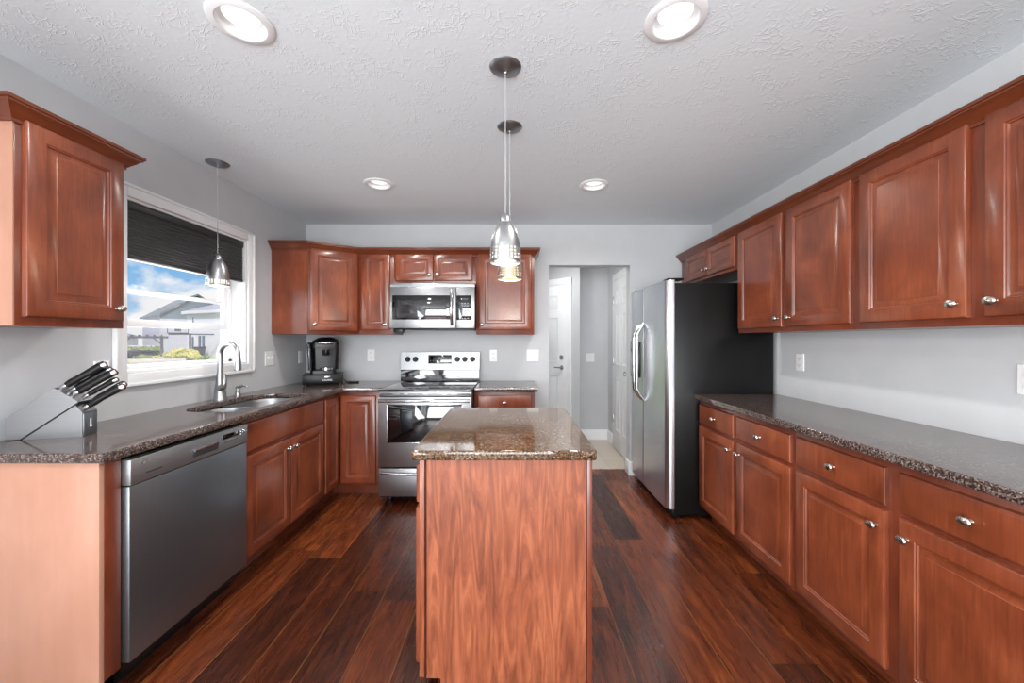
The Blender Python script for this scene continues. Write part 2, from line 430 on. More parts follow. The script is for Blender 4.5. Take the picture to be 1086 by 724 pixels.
# little hall behind the opening
struct(MB().box(.84, 1.37, 5.17, 5.27, 0, ZC).build('wall_hall', M['wall']))
struct(MB().box(1.246, 1.37, YB+.12, 5.17, 0, ZC).build('wall_hall_right', M['wall']))
AX, AY = .84, 4.98                                          # 45 degree wall with the entry door
struct(MB().prism([(AX, AY), (AX, AY+.30), (-.15, 6.25), (-.291, 6.111)], 0, ZC).build('wall_hall_angled', M['wall']))
struct(MB().box(-1.0, OX0-.02, YB+.125, YB+.14, 0, ZC).box(-1.05, -1.0, YB+.12, 5.9, 0, ZC).build('wall_hall_left', M['wall']))
base_prof = [(0, 0), (.014, 0), (.014, .11), (.008, .128), (.004, .135), (0, .135)]
struct(sweep(MB(), [(.86, 5.17), (1.246, 5.17), (1.246, 4.86)], base_prof).build('baseboard_hall', M['white']))
struct(sweep(MB(), [(OX1, 3.93), (OX1, YB), (1.29, YB)][::-1] and [(1.92, YB), (OX1, YB)], [(-u, w) for u, w in base_prof]).build('baseboard_back', M['white']))
struct(MB().box(OX1-.014, OX1, YB-.014, YB+.12, 0, .135, .002).build('baseboard_opening', M['white']))
struct(sweep(MB(), [(OX0, YB), (.21, YB)], [(-u, w) for u, w in base_prof]).build('baseboard_side', M['white']))
struct(MB().box(XR-.014, XR, YR, .88, 0, .12, .003).build('baseboard_right', M['white']))

def panel_door(par, w, h, t, y):
    """six-panel slab, front face towards -y at y-t"""
    mb = MB(); mb.box(0, w, y-t, y, .008, h, .002)
    st, mid = .115, .10
    pw = (w-2*st-mid)/2
    for (a, b) in ((.24, .86), (1.02, 1.62), (1.73, 1.91)):
        for x in (st, st+pw+mid):
            rect_rings(mb, x, x+pw, a, b, [(0, y-t+.001), (0, y-t-.004), (.008, y-t-.005), (.016, y-t-.0005), (.034, y-t-.0005), (.05, y-t-.005)])
    return mb.build('door_panel', M['white'], par)
def door_knob(par, x, z, y, lever=False):
    b = MB(); b.lathe([(.0, 0), (.03, 0), (.03, .006), (.012, .012), (.010, .028)], (x, y, z), '-y', 20)
    if lever: b.tube([(x, y-.03, z), (x-.02, y-.036, z), (x-.10, y-.036, z)], [.011, .010, .008])
    else: b.lathe([(.010, .028), (.024, .034), (.028, .046), (.022, .058), (0.002, .062)], (x, y, z), '-y', 20)
    return b.build('door_knob', M['chrome'], par)
# entry door on the angled wall
d1 = bpy.data.objects.new('door_1', None); COL.objects.link(d1); d1['kind'] = 'structure'
d1.location = (AX, AY, 0); d1.rotation_euler = (0, 0, -PI/4)
# local x runs along the wall to the right: from far (negative) to the corner at 0
D1R = -.205
p = panel_door(d1, .84, 2.04, .02, -.012); p.location = (D1R-.84, 0, 0)
k = door_knob(d1, 0, .955, -.032, True); k.location = (D1R-.06, 0, 0)
MB().lathe([(.0, 0), (.03, 0), (.03, .012), (.012, .016), (0.001, .016)], (D1R-.06, -.032, 1.09), '-y', 20).build('deadbolt', M['chrome'], d1)
c = MB(); c.box(D1R+.004, D1R+.085, -.024, -.001, 0, 2.13, .003); c.box(D1R-.93, D1R-.844, -.024, -.001, 0, 2.13, .003); c.box(D1R-.93, D1R+.085, -.026, -.001, 2.044, 2.13, .003)
c.box(D1R, D1R+.016, -.028, -.001, 0, 2.05, .002)
c.build('door_casing', M['white'], d1)
# interior door on the hall's right wall
d2 = bpy.data.objects.new('door_2', None); COL.objects.link(d2); d2['kind'] = 'structure'
d2.location = (1.246, 4.79, 0); d2.rotation_euler = (0, 0, -PI/2)     # faces -X, local x towards the camera
panel_door(d2, .70, 2.035, .02, -.004)
k = door_knob(d2, .64, .955, -.024)
c = MB(); c.box(-.08, -.004, -.018, -.001, 0, 2.12, .003); c.box(.704, .78, -.018, -.001, 0, 2.12, .003); c.box(-.08, .78, -.019, -.001, 2.04, 2.12, .003); c.build('door_casing', M['white'], d2)
for z in (.36, 1.05, 1.80): MB().box(-.010, .012, -.034, -.004, z-.045, z+.045, .002).build('hinge', M['brushed'], d2)

# kitchen window
w1 = bpy.data.objects.new('window_1', None); COL.objects.link(w1); w1['kind'] = 'structure'
w1.location = (XL, WY0, WZ0)
w1.rotation_euler = (0, 0, PI/2)                            # local x -> +Y, local -y -> +X (room side)
WW, WH = WY1-WY0, WZ1-WZ0
c = MB()
for (x0, x1, z0, z1) in ((-.06, 0, -.062, WH+.06), (WW, WW+.06, -.062, WH+.06), (0, WW, WH, WH+.06), (0, WW, -.062, 0)):
    c.box(x0, x1, -.018, -.0005, z0, z1, .004)
c.box(-.066, -.05, -.026, -.0005, -.068, WH+.066, .004); c.box(WW+.05, WW+.066, -.026, -.0005, -.068, WH+.066, .004)
c.box(-.066, WW+.066, -.026, -.0005, WH+.05, WH+.066, .004); c.box(-.066, WW+.066, -.026, -.0005, -.068, -.05, .004)
c.build('window_casing', M['white'], w1)
c = MB()
c.box(0.0005, .014, 0, .16, 0, WH); c.box(WW-.014, WW-.0005, 0, .16, 0, WH); c.box(.014, WW-.014, 0, .16, WH-.014, WH-.0005); c.box(.014, WW-.014, 0, .19, .0005, .014)
c.box(.014, .05, .10, .16, .014, WH-.014, .003); c.box(WW-.05, WW-.014, .10, .16, .014, WH-.014, .003); c.box(.014, WW-.014, .10, .16, .014, .035, .003)
c.build('window_jamb', M['white'], w1)
def sash(name, z0, z1, y0, y1, bot, top):
    s = MB(); s.box(.05, .085, y0, y1, z0, z1, .004); s.box(WW-.085, WW-.05, y0, y1, z0, z1, .004)
    s.box(.085, WW-.085, y0, y1, z0, z0+bot, .004); s.box(.085, WW-.085, y0, y1, z1-top, z1, .004)
    o = s.build(name, M['white'], w1)
    MB().box(.084, WW-.084, (y0+y1)/2-.002, (y0+y1)/2+.002, z0+bot-.002, z1-top+.002).build('pane', M['glass'], o)
    return o
sash('lower_sash', 1.388-WZ0, 1.86-WZ0, .108, .132, .044, .035)
sash('upper_sash', 1.578-WZ0, WH-.014, .135, .158, .026, .035)
MB().box(.04, WW-.04, .162, .163, .03, .46).build('insect_screen', M['screen'], w1)

# ------------------------------------------------------------------ cabinets
def door_mesh(x0, x1, z0, z1, y=0.0, t=.02, fw=.056):
    mb = MB()
    rect_rings(mb, x0, x1, z0, z1, [(0, y), (0, y-t+.007), (.002, y-t+.003), (.007, y-t), (fw, y-t), (fw+.002, y-t+.003), (fw+.006, y-t+.004), (fw+.009, y-t+.0095), (fw+.014, y-t+.0105), (fw+.034, y-t+.0035), (fw+.036, y-t+.002)])
    return mb
def drawer_mesh(x0, x1, z0, z1, y=0.0, t=.02):
    mb = MB(); rect_rings(mb, x0, x1, z0, z1, [(0, y), (0, y-t+.009), (.003, y-t+.004), (.010, y-t+.001), (.014, y-t)])
    return mb
def knob(par, x, z, y=-.02):
    mb = MB(); mb.lathe([(.0075, 0), (.0055, .006), (.0055, .013), (.013, .017), (.0155, .022), (.013, .027), (.006, .030), (.0008, .0308)], (x, y, z), '-y', 18, sx=1.22)
    return mb.build('knob', M['nickel'], par)
def cabinet(name, label, cat, loc, rz, W, H, D, fronts, toe=0.0, group=None, pale=None):
    r = thing(name, label, cat, loc, rz, group)
    b = MB()
    if name == 'sink_base_cabinet':
        b.box(0, .016, .019, D, toe, H); b.box(W-.016, W, .019, D, toe, H); b.box(.016, W-.016, .019, D, toe, toe+.016); b.box(.016, W-.016, D-.008, D, toe+.016, H)
    else: b.box(.0, W, .019, D, toe, H)
    if toe: b.box(.0, W, .085, D, 0, toe)
    b.build('carcass', M['cherry_frame'], r)
    MB().box(0, W, 0, .019, toe, H, .0015).build('face_frame', M['cherry_frame'], r)
    for f in fronts:
        kind, x0, x1, z0, z1 = f[:5]
        if kind == 'door':
            o = door_mesh(x0, x1, z0, z1, fw=f[6] if len(f) > 6 else .056).build('door', M['cherry'], r)
            kx = {'l': x0+.032, 'r': x1-.032}[f[5][0]]; kz = {'t': z1-.062, 'b': z0+.052, 'm': (z0+z1)/2}[f[5][1]]
            knob(o, kx, kz)
        elif kind == 'drawer':
            o = drawer_mesh(x0, x1, z0, z1).build('drawer', M['cherry'], r); knob(o, (x0+x1)/2, (z0+z1)/2)
        elif kind == 'false':
            drawer_mesh(x0, x1, z0, z1).build('false_drawer_front', M['cherry'], r)
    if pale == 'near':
        MB().box(-.004, 0, .002, D, toe, H).build('side_panel', M['veneer_lit'], r)  # near side takes the veneer with light in its colour
    return r
ZB, HB = .10, .884
LZ, LH = 1.365, .735
# right wall, lower run
cabinet('base_cabinet', 'cherry base cabinet on the right wall, next to the black side of the fridge', 'cabinet', (1.36, 2.858, 0), -PI/2, .970, HB, .565,
        [('drawer', .018, .455, .715, .853), ('drawer', .492, .952, .715, .853), ('door', .018, .455, .122, .695, 'rt'), ('door', .492, .952, .122, .695, 'lt')], ZB, 'base cabinets along the right wall')
cabinet('base_cabinet', 'cherry base cabinet on the right wall, nearest the camera and cut by the frame', 'cabinet', (1.36, 1.886, 0), -PI/2, .975, HB, .565,
        [('drawer', .019, .468, .715, .853), ('drawer', .519, .957, .715, .853), ('door', .019, .468, .122, .695, 'rt'), ('door', .519, .957, .122, .695, 'lt')], ZB, 'base cabinets along the right wall')
# right wall, uppers
cabinet('wall_cabinet', 'two-door cherry wall cabinet on the right wall, between the fridge and the nearest cabinet', 'cabinet', (1.625, 2.829, LZ), -PI/2, .963, LH, .300,
        [('door', .018, .476, .03, .718, 'rb'), ('door', .514, .957, .03, .718, 'lb')], 0, 'wall cabinets along the right wall')
cabinet('wall_cabinet', 'cherry wall cabinet high on the right wall, nearest the camera and cut by the frame', 'cabinet', (1.625, 1.865, LZ), -PI/2, .963, LH, .300,
        [('door', .040, .475, .03, .718, 'rb'), ('door', .527, .945, .03, .718, 'lb')], 0, 'wall cabinets along the right wall')
cabinet('wall_cabinet', 'short cherry wall cabinet with two small doors above the fridge', 'cabinet', (1.625, 3.78, 1.83), -PI/2, .949, .27, .300,
        [('door', .11, .515, .022, .248, 'rb', .046), ('door', .523, .925, .022, .248, 'lb', .046)], 0, 'wall cabinets along the right wall')
# left wall
cabinet('wall_cabinet', 'single-door cherry wall cabinet left of the window with side coloured as lit', 'cabinet', (-1.715, 1.343, LZ), PI/2, .376, LH, .300,
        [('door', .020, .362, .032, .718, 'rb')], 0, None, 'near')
# back wall uppers
cabinet('wall_cabinet', 'narrow single-door cherry wall cabinet just left of the microwave', 'cabinet', (-1.393, 3.51, LZ), 0, .317, LH, .297,
        [('door', .033, .283, .038, .718, 'rb', .046)], 0, 'wall cabinets along the back wall')
cabinet('wall_cabinet', 'short two-door cherry wall cabinet directly above the microwave', 'cabinet', (-1.075, 3.51, 1.812), 0, .736, .288, .297,
        [('door', .020, .355, .032, .270, 'rb', .046), ('door', .364, .705, .032, .270, 'lb', .046)], 0, 'wall cabinets along the back wall')
cabinet('wall_cabinet', 'cherry wall cabinet with one wide door right of the microwave, behind the pendants', 'cabinet', (-.338, 3.51, LZ), 0, .521, LH, .297,
        [('door', .020, .494, .038, .718, 'lb')], 0, 'wall cabinets along the back wall')
# diagonal corner upper
cr = thing('corner_wall_cabinet', 'angled cherry corner wall cabinet above the coffee maker', 'cabinet', (-1.715, 3.262, LZ))
MB().prism([(-.304, 0), (-.001, 0), (.3215, .248), (.3215, .545), (-.304, .545)], 0, LH).build('carcass', M['cherry_frame'], cr)
ca = math.atan2(.248, .32); cl_ = math.hypot(.248, .32)
xf = RZ(ca)
f = MB(xf); f.box(.0, cl_, -.006, .0, 0, LH, .001); f.build('face_frame', M['cherry_frame'], cr)
mb = door_mesh(.012, cl_-.012, .03, .718, -.0065); mb.bm.transform(xf); co = mb.build('door', M['cherry'], cr)
kb = MB(xf); kb.lathe([(.0075, 0), (.0055, .006), (.0055, .013), (.013, .017), (.0155, .022), (.013, .027), (.006, .030), (.0008, .0308)], (.044, -.0265, .082), '-y', 18, sx=1.22); kb.build('knob', M['nickel'], co)
MB().box(-.303, -.0005, -.004, 0, 0, LH).build('side_panel', M['cherry'], cr)
# crown moulding
CP = [(0.001, 0), (.007, 0), (.007, .010), (.012, .014), (.016, .020), (.030, .034), (.038, .046), (.046, .050), (.046, .056), (.052, .058), (.052, .070), (.001, .070)]
CPZ = [(u, w+2.064) for u, w in CP]
tag(sweep(MB(), [(-2.018, 1.337), (-1.715, 1.337), (-1.715, 1.719), (-2.018, 1.719)], CPZ).build('crown_moulding', M['crown']), 'crown moulding on the single wall cabinet left of the window', 'moulding', 'crown mouldings')
tag(sweep(MB(), [(-2.018, 3.257), (-1.715, 3.257), (-1.393, 3.503), (.184, 3.509), (.184, 3.809)], CPZ).build('crown_moulding', M['crown']), 'crown moulding along the back wall cabinets and corner cabinet', 'moulding', 'crown mouldings')
tag(sweep(MB(), [(1.625, 3.80), (1.625, .901), (1.928, .901)], CPZ).build('crown_moulding', M['crown']), 'long crown moulding along the right wall cabinets', 'moulding', 'crown mouldings')

# left run base cabinets
ep = thing('base_end_panel', 'end panel coloured as lit, with dark filler strip closing the left counter beside the dishwasher', 'cabinet panel', (-1.47, 1.386, 0))
MB().box(-.548, 0, 0, .018, 0, HB, .001).build('end_panel', M['veneer_lit'], ep)  # bright light on this panel comes from its lightened veneer colour
MB().box(-.019, .001, .0185, .077, .09, HB, .001).build('filler_strip', M['cherry_frame'], ep)
MB().box(-.548, -.07, .0185, .074, 0, .09).build('toe_kick', M['cherry_frame'], ep)
cabinet('sink_base_cabinet', 'cherry sink base cabinet with two doors under the sink, beside the dishwasher', 'cabinet', (-1.47, 2.117, 0), PI/2, .893, HB, .545,
        [('false', .004, .872, .700, .862), ('door', .004, .432, .122, .680, 'rt'), ('door', .440, .872, .122, .680, 'lt')], ZB)
cb = thing('corner_base_cabinet', 'cherry corner base cabinet with folding doors in the inside corner left of the range', 'cabinet', (-1.47, 3.28, 0))
MB().prism([(-.545, -.268), (-.019, -.268), (-.019, .019), (.385, .019), (.385, .525), (-.545, .525)], ZB, HB).build('carcass', M['cherry_frame'], cb)
MB().prism([(-.545, -.268), (-.085, -.268), (-.085, .085), (.385, .085), (.385, .525), (-.545, .525)], 0, ZB).build('toe_kick', M['cherry_frame'], cb)
f = MB(); f.box(-.019, 0, -.268, 0, ZB, HB, .001); f.box(.0, .385, 0, .019, ZB, HB, .001); f.build('face_frame', M['cherry_frame'], cb)
mb = door_mesh(.012, .248, .122, .850, fw=.05); mb.bm.transform(T(0, -.268, 0) @ RZ(PI/2)); mb.build('door', M['cherry'], cb)
mb = door_mesh(.024, .315, .122, .850, fw=.05); mb.build('door', M['cherry'], cb)
cabinet('base_cabinet', 'small cherry base cabinet right of the range with one drawer over a door', 'cabinet', (-.330, 3.28, 0), 0, .505, HB, .528,
        [('drawer', .025, .478, .735, .855), ('door', .025, .478, .122, .71, 'lt')], ZB)

# countertops
def counter(name, label, outer, holes, mat, z0=.885, z1=.920):
    o = MB().add_mesh(slab_mesh(outer, holes, z0, z1, .006)).build(name, mat, ang=50)
    return tag(o, label, 'countertop', 'granite countertops')
SX0, SX1, SY0, SY1 = -1.885, -1.505, 2.15, 2.90
sink_hole = rrect(SX0, SX1, SY0, SY1, [.07, .16, .16, .07])
counter('countertop', 'brown granite countertop holding the sink, running along the left wall into the corner', [(-2.018, 1.358), (-1.425, 1.358), (-1.425, 3.235), (-1.414, 3.247), (-1.082, 3.247), (-1.082, 3.809), (-2.018, 3.809)], [sink_hole], M['granite'])
counter('countertop', 'short brown granite countertop on the small cabinet right of the range', [(-.328, 3.247), (.198, 3.247), (.198, 3.809), (-.328, 3.809)], [], M['granite'])
counter('countertop', 'long dark granite countertop along the right wall', [(1.317, .905), (1.928, .905), (1.928, 2.862), (1.317, 2.862)], [], M['granite'])
counter('countertop', 'glossy golden-brown granite countertop on the island', rrect(-.368, .298, 1.395, 2.292, .012, 3), [], M['granite_gold'])

# island
isl = thing('island_cabinet', 'freestanding kitchen island cabinet with a wood-grain end panel in the centre', 'island', (0, 1.43, 0))
IL = .83
b = MB(); b.box(-.326, .266, .0155, IL, ZB, HB); b.box(-.268, .266, .0155, IL, 0, ZB); b.build('carcass', M['cherry_frame'], isl)
MB().prism([(-.268, 0), (.263, 0), (.263, HB), (-.318, HB), (-.318, .08), (-.268, .08)], 0, .015, 'xz').build('end_panel', M['veneer'], isl)
MB().box(.2665, .286, -.004, IL+.004, 0, HB, .002).build('back_panel', M['cherry_frame'], isl)
MB().box(-.345, -.3265, -.002, IL, .085, HB, .001).build('face_frame', M['veneer'], isl)
xi = T(-.345, IL, 0) @ RZ(-PI/2)
for (a, b_) in ((.02, .405), (.425, .81)):
    m1 = drawer_mesh(a, b_, .715, .853); m1.bm.transform(xi); o = m1.build('drawer', M['cherry'], isl)
    kk = MB(xi); kk.lathe([(.0075, 0), (.0055, .006), (.0055, .013), (.013, .017), (.0155, .022), (.006, .030), (.0008, .0308)], ((a+b_)/2, -.02, .784), '-y', 14, sx=1.2); kk.build('knob', M['nickel'], o)
    m1 = door_mesh(a, b_, .122, .695); m1.bm.transform(xi); o = m1.build('door', M['cherry'], isl)
    kk = MB(xi); kk.lathe([(.0075, 0), (.0055, .006), (.0055, .013), (.013, .017), (.0155, .022), (.006, .030), (.0008, .0308)], (b_-.03 if a < .2 else a+.03, -.02, .63), '-y', 14, sx=1.2); kk.build('knob', M['nickel'], o)

# ------------------------------------------------------------------ dishwasher
dw = thing('dishwasher', 'stainless steel dishwasher under the left counter', 'dishwasher', (-1.47, 1.4655, 0), PI/2)
DW = .645
MB().box(.004, DW-.004, .004, .54, .06, .868).build('tub', M['black'], dw)
MB().box(.02, DW-.02, .05, .09, 0, .10).build('kick_plate', M['black'], dw)
o = MB().box(0, DW, -.030, .003, .105, .765, .004).build('door', M['steel_dark'], dw)
mb = MB()
mb.box(0, DW, -.034, .003, .768, .866, .004)
cp = mb.build('control_panel', M['steel_panel'], dw)
hb = MB(); hb.box(.285, .435, -.0355, -.033, .788, .822, .001); hb.build('handle_pocket', M['dark_mark'], cp)
hb = MB(); hb.tube([(.290, -.036, .818), (.43, -.036, .818)], .007, 10); hb.build('handle_lip', M['chrome'], cp)
MB().box(.465, .575, -.0355, -.0335, .822, .846, .0005).build('display', M['black_glass'], cp)
for i in range(6): MB().box(.470+i*.017, .480+i*.017, -.036, -.0335, .806, .811).build('button', M['chrome'], cp)
for (x, z) in ((.595, .836), (.612, .842), (.595, .82), (.612, .826), (.627, .832)): MB().lathe([(.006, 0), (.005, .0025), (.001, .003)], (x, -.034, z), '-y', 10).build('button', M['chrome'], cp)
lg = MB(); lg.add_mesh(text_mesh('G', .026), T(.052, -.0345, .843)); lg.add_mesh(text_mesh('on', .022), T(.085, -.0345, .843)); lg.build('emblem', M['chrome'], cp)
lg = MB()
for i in range(9): lg.box(.062+i*.008, .068+i*.008, -.0348, -.0335, .796, .801)
lg.build('lettering', M['dark_mark'], cp)

# ------------------------------------------------------------------ sink, faucet, dispenser
sk = thing('kitchen_sink', 'double-bowl stainless undermount sink below the window', 'sink', (0, 0, .884))
def bowl(y0, y1, depth, rb):
    x0, x1 = SX0-.004, SX1+.004
    lps = []
    for (ins, z) in ((-.012, 0), (0, -.001), (.004, -.02), (.010, -depth+.03), (.022, -depth+.008), (.045, -depth), (.12, -depth-.004)):
        rr = [max(.012, q-ins) for q in rb]
        rr = [min(q, (x1-x0)/2-ins-.002, (y1-y0)/2-ins-.002) for q in rr]
        lps.append([(px, py, z) for px, py in rrect(x0+ins, x1-ins, y0+ins, y1-ins, rr, 6)])
    return MB().loft(lps, cap0=False)
YD = 2.52
bowl(SY0-.004, YD-.008, .20, [.03, .16, .16, .07]).build('bowl', M['steel'], sk)
bowl(YD+.008, SY1+.004, .18, [.07, .16, .03, .03]).build('bowl', M['steel'], sk)
for yy, dz in ((2.33, .203), (2.71, .183)):
    MB().lathe([(.045, 0), (.043, .004), (.030, .003), (.028, -.004), (.001, -.004)], (-1.70, yy, -dz), 'z', 24).build('drain', M['chrome'], sk)
fc = thing('kitchen_faucet', 'brushed nickel gooseneck pull-down faucet behind the sink', 'faucet', (-1.952, 2.60, .920), -.22)
mb = MB(); mb.lathe([(.040, 0), (.040, .004), (.037, .010), (.033, .05), (.026, .11), (.0215, .16), (.0195, .175), (.0195, .182)], (0, 0, 0), 'z', 28); mb.build('body', M['brushed'], fc)
R_, cx = .070, .070
pts = [(0, 0, .18), (0, 0, .30)]
for k in range(1, 15):
    a = PI-(PI*1.02)*k/14; pts.append((cx+R_*math.cos(a), 0, .30+R_*math.sin(a)))
pts.append((2*R_+.001, 0, .285))
MB().tube(pts, .0175, 16).build('spout', M['brushed'], fc)
MB().lathe([(.001, 0), (.019, 0), (.023, .004), (.022, .04), (.0185, .085), (.018, .09), (.001, .09)], (2*R_+.001, 0, .195), 'z', 20).build('spray_head', M['brushed'], fc)
MB().tube([(.010, -.012, .075), (.040, -.02, .085), (.055, -.022, .092), (.062, -.022, .115), (.062, -.020, .165), (.056, -.018, .178)], [.020, .022, .019, .013, .009, .006], 14).build('lever', M['brushed'], fc)
sd = thing('soap_dispenser', 'small brushed nickel soap dispenser right of the faucet', 'soap dispenser', (-1.952, 2.765, .920), -.2)
MB().lathe([(.024, 0), (.024, .004), (.018, .010), (.014, .030), (.015, .036), (.011, .042), (.0105, .058), (.001, .062)], (0, 0, 0), 'z', 20).build('body', M['brushed'], sd)
MB().tube([(-.012, 0, .058), (.010, 0, .064), (.045, 0, .074), (.072, 0, .072), (.086, 0, .060)], [.009, .011, .008, .007, .006], 12).build('spout', M['brushed'], sd)

# ------------------------------------------------------------------ range
rg = thing('range', 'stainless electric range with black glass cooktop on the back wall', 'stove', (-1.072, 3.12, 0))
RW = .737
b = MB(); b.box(0, RW, .03, .66, .05, .905); b.build('body', M['black_tex'], rg)
[MB().box(x, x+.04, y, y+.04, 0, .05, .004).build('foot', M['black'], rg) for x in (.03, RW-.07) for y in (.08, .58)]
ct = MB().box(0, RW, -.028, .655, .905, .924, .004).build('cooktop', M['black_glass'], rg)
for (x, y, r) in ((.19, .14, .105), (.55, .14, .085), (.19, .45, .075), (.55, .45, .105)):
    MB().lathe([(r, 0), (r, .0006), (r-.004, .0006), (r-.004, 0)], (x, y, .9235), 'z', 40, cap0=False, cap1=False).build('burner_ring', M['grey_mark'], ct)
MB().box(.0, RW, -.010, .03, .868, .904, .003).build('vent_trim', M['steel'], rg)
for (a, c_) in ((.01, .11), (.165, .195), (.23, .35), (.38, .50), (.54, .57), (.62, .72)): MB().box(a, c_, -.0115, -.009, .882, .889).build('vent_slot', M['slot'], rg)
od = MB(); od.box(0, RW, -.028, .029, .312, .864, .005); od = od.build('oven_door', M['steel'], rg)
MB().box(.075, RW-.075, -.0305, -.0275, .505, .802, .001).build('window', M['black_glass'], od)
wf = MB()
for q in ((.068, .075, .498, .809), (RW-.075, RW-.068, .498, .809), (.068, RW-.068, .802, .809), (.068, RW-.068, .498, .505)): wf.box(q[0], q[1], -.0315, -.0275, q[2], q[3], .0008)
wf.build('window_trim', M['chrome'], od)
hd = MB(); n = 14
hd.tube([(.012+(RW-.024)*i/n, -.052-.016*math.sin(PI*i/n), .838+.004*math.sin(PI*i/n)) for i in range(n+1)], .013, 12)
hd.tube([(.025, -.028, .838), (.025, -.055, .838)], .011); hd.tube([(RW-.025, -.028, .838), (RW-.025, -.055, .838)], .011)
hd.build('handle', M['chrome'], od)
dr = MB().box(0, RW, -.026, .029, .078, .300, .005).build('storage_drawer', M['steel'], rg)
hd = MB(); hd.tube([(.012+(RW-.024)*i/n, -.030-.012*math.sin(PI*i/n), .268-.012*math.sin(PI*i/n)) for i in range(n+1)], .011, 12)
hd.build('handle', M['chrome'], dr)
# backguard
bgd = MB(); bgd.prism([(.600, .925), (.660, .925), (.660, 1.185), (.632, 1.185), (.612, 1.04), (.600, 1.03)], -.004, RW+.004, 'yz'); bgd.build('backguard', M['black_glass'], rg)
cs = MB(); cs.prism([(.604, 1.034), (.640, 1.034), (.656, 1.20), (.622, 1.20)], -.006, RW+.006, 'yz'); cs = cs.build('control_console', M['steel'], rg)
tilt = T(0, .604, 1.034) @ Matrix.Rotation(-math.atan2(.018, .166), 4, 'X')
MB(tilt).box(.256, .478, -.002, .004, .056, .140, .002).build('display', M['black_glass'], cs)
def mark(t_, sz, x, z): MB().add_mesh(text_mesh(t_, sz), tilt @ T(x, -.0022, z)).build('display_symbol', M['grey_mark'], cs)
for q, ch in enumerate('12:00'): mark(ch, .024, .346+q*.013, .115)
for i in range(3):
    for z in (.082, .108): mark('o', .014, .278+i*.024, z)
for i in range(2):
    for z in (.082, .108): mark('o', .014, .43+i*.026, z)
mark('o', .02, .372, .082)
for x in (.060, .133, .533, .604, .678):
    kb = MB(tilt); kb.lathe([(.026, 0), (.026, .006), (.022, .010), (.020, .028), (.017, .031), (.001, .031)], (x, .0, .098), '-y', 24); kb.box(x-.005, x+.005, -.034, -.010, .079, .117, .002)
    kb = kb.build('knob', M['black'], cs)

# ------------------------------------------------------------------ microwave
mw = thing('microwave', 'stainless over-the-range microwave hung under the short wall cabinet', 'microwave', (-1.074, 3.39, 1.417))
MW, MH = .735, .392
MB().box(.003, MW-.003, .022, .415, .0, MH).build('case', M['black'], mw)
b = MB(); b.box(0, MW, .002, .022, MH-.034, MH, .002); b.build('vent_strip', M['steel'], mw)
[MB().box(.03, MW-.03, .0005, .003, MH-.03+i*.009, MH-.027+i*.009).build('vent_louvre', M['steel_dark'], mw) for i in range(3)]
do = MB().box(0, .572, -.006, .0215, .0, MH-.036, .004).build('door', M['steel'], mw)
MB().box(.022, .522, -.008, -.0055, .075, .285, .001).build('window', M['black_glass'], do)
MB().box(.062, .492, -.0088, -.0075, .088, .240, .001).build('window_screen', M['dark_glass'], do)
hd = MB(); hd.tube([(.538, -.012-.034*math.sin(PI*i/12), .028+.305*i/12) for i in range(13)], [.013+.003*math.sin(PI*i/12) for i in range(13)], 14)
hd.build('handle', M['chrome'], do)
nm = MB(); nm.add_mesh(text_mesh('FRIGIDAIRE', .0115), T(.368, -.0068, .028)); nm.prism([(.396, .040), (.401, .034), (.404, .046)], -.0068, -.006, 'xz'); nm.build('lettering', M['dark_mark'], do)
cpn = MB().box(.575, MW, -.006, .0215, .0, MH-.036, .004).build('control_panel', M['steel'], mw)
MB().box(.578, .706, -.008, -.0055, .072, .285, .001).build('keypad', M['black_glass'], cpn)
for r_ in range(7):
    for c_ in range(3): MB().box(.622+c_*.024, .634+c_*.024, -.0086, -.0078, .082+r_*.0215, .090+r_*.0215).build('key', M['grey_mark'], cpn)
MB().box(.622, .682, -.0086, -.0078, .243, .262).build('clock_display', M['dark_glass'], cpn)
MB().box(.02, .10, .03, .12, -.035, -.0005, .004).build('lamp_housing', M['black'], mw)
MB().box(.11, MW-.01, .03, .38, -.012, -.0005, .002).build('underside_grille', M['black'], mw)

# ------------------------------------------------------------------ refrigerator
fr = thing('refrigerator', 'stainless side-by-side refrigerator with black side against the right wall', 'refrigerator', (1.12, 3.722, 0), -PI/2)
FW = .852                                                   # local x 0 (far) .. FW (near); front faces -X
MB().box(.004, FW-.002, .062, .785, .03, 1.735, .004).build('body', M['black_tex'], fr)
MB().box(.01, FW-.01, .045, .10, .012, .10, .004).build('kick_grille', M['black'], fr)
[MB().lathe([(.02, 0), (.02, .03)], (x, y, 0), 'z', 12).build('foot', M['black'], fr) for x in (.05, FW-.05) for y in (.10, .72)]
SPL = .330
def fdoor(x0, x1, r0, r1):
    mb = MB(); n = 6; lo = []
    pts = [(x0, .058)]
    for k in range(n+1): a = PI+PI/2*k/n; pts.append((x0+r0+r0*math.cos(a), r0+r0*math.sin(a)))
    for k in range(1, 10): u = k/10; pts.append((x0+r0+(x1-r1-x0-r0)*u, -.006*math.sin(PI*u)))
    for k in range(n+1): a = 1.5*PI+PI/2*k/n; pts.append((x1-r1+r1*math.cos(a), r1+r1*math.sin(a)))
    pts.append((x1, .058))
    mb.prism(pts, .075, 1.757); return mb.build('door', M['steel_v'], fr, ang=25)
fd = fdoor(0, SPL-.003, .03, .012); rd = fdoor(SPL+.003, FW, .012, .042)
for do_, x in ((fd, SPL-.035), (rd, SPL+.035)):
    hd = MB(); pts = []
    for i in range(21):
        u = i/20; pts.append((x, -.006-.062*min(1, math.sin(PI*u)*2.2)**.8, .80+.655*u))
    hd.tube(pts, [.013+.004*min(1, math.sin(PI*i/20)*2) for i in range(21)], 14); hd.build('handle', M['chrome'], do_)
dp = MB(); dp.box(.045, .250, -.026, .004, .98, 1.30, .008); dp = dp.build('dispenser', M['black'], fd)
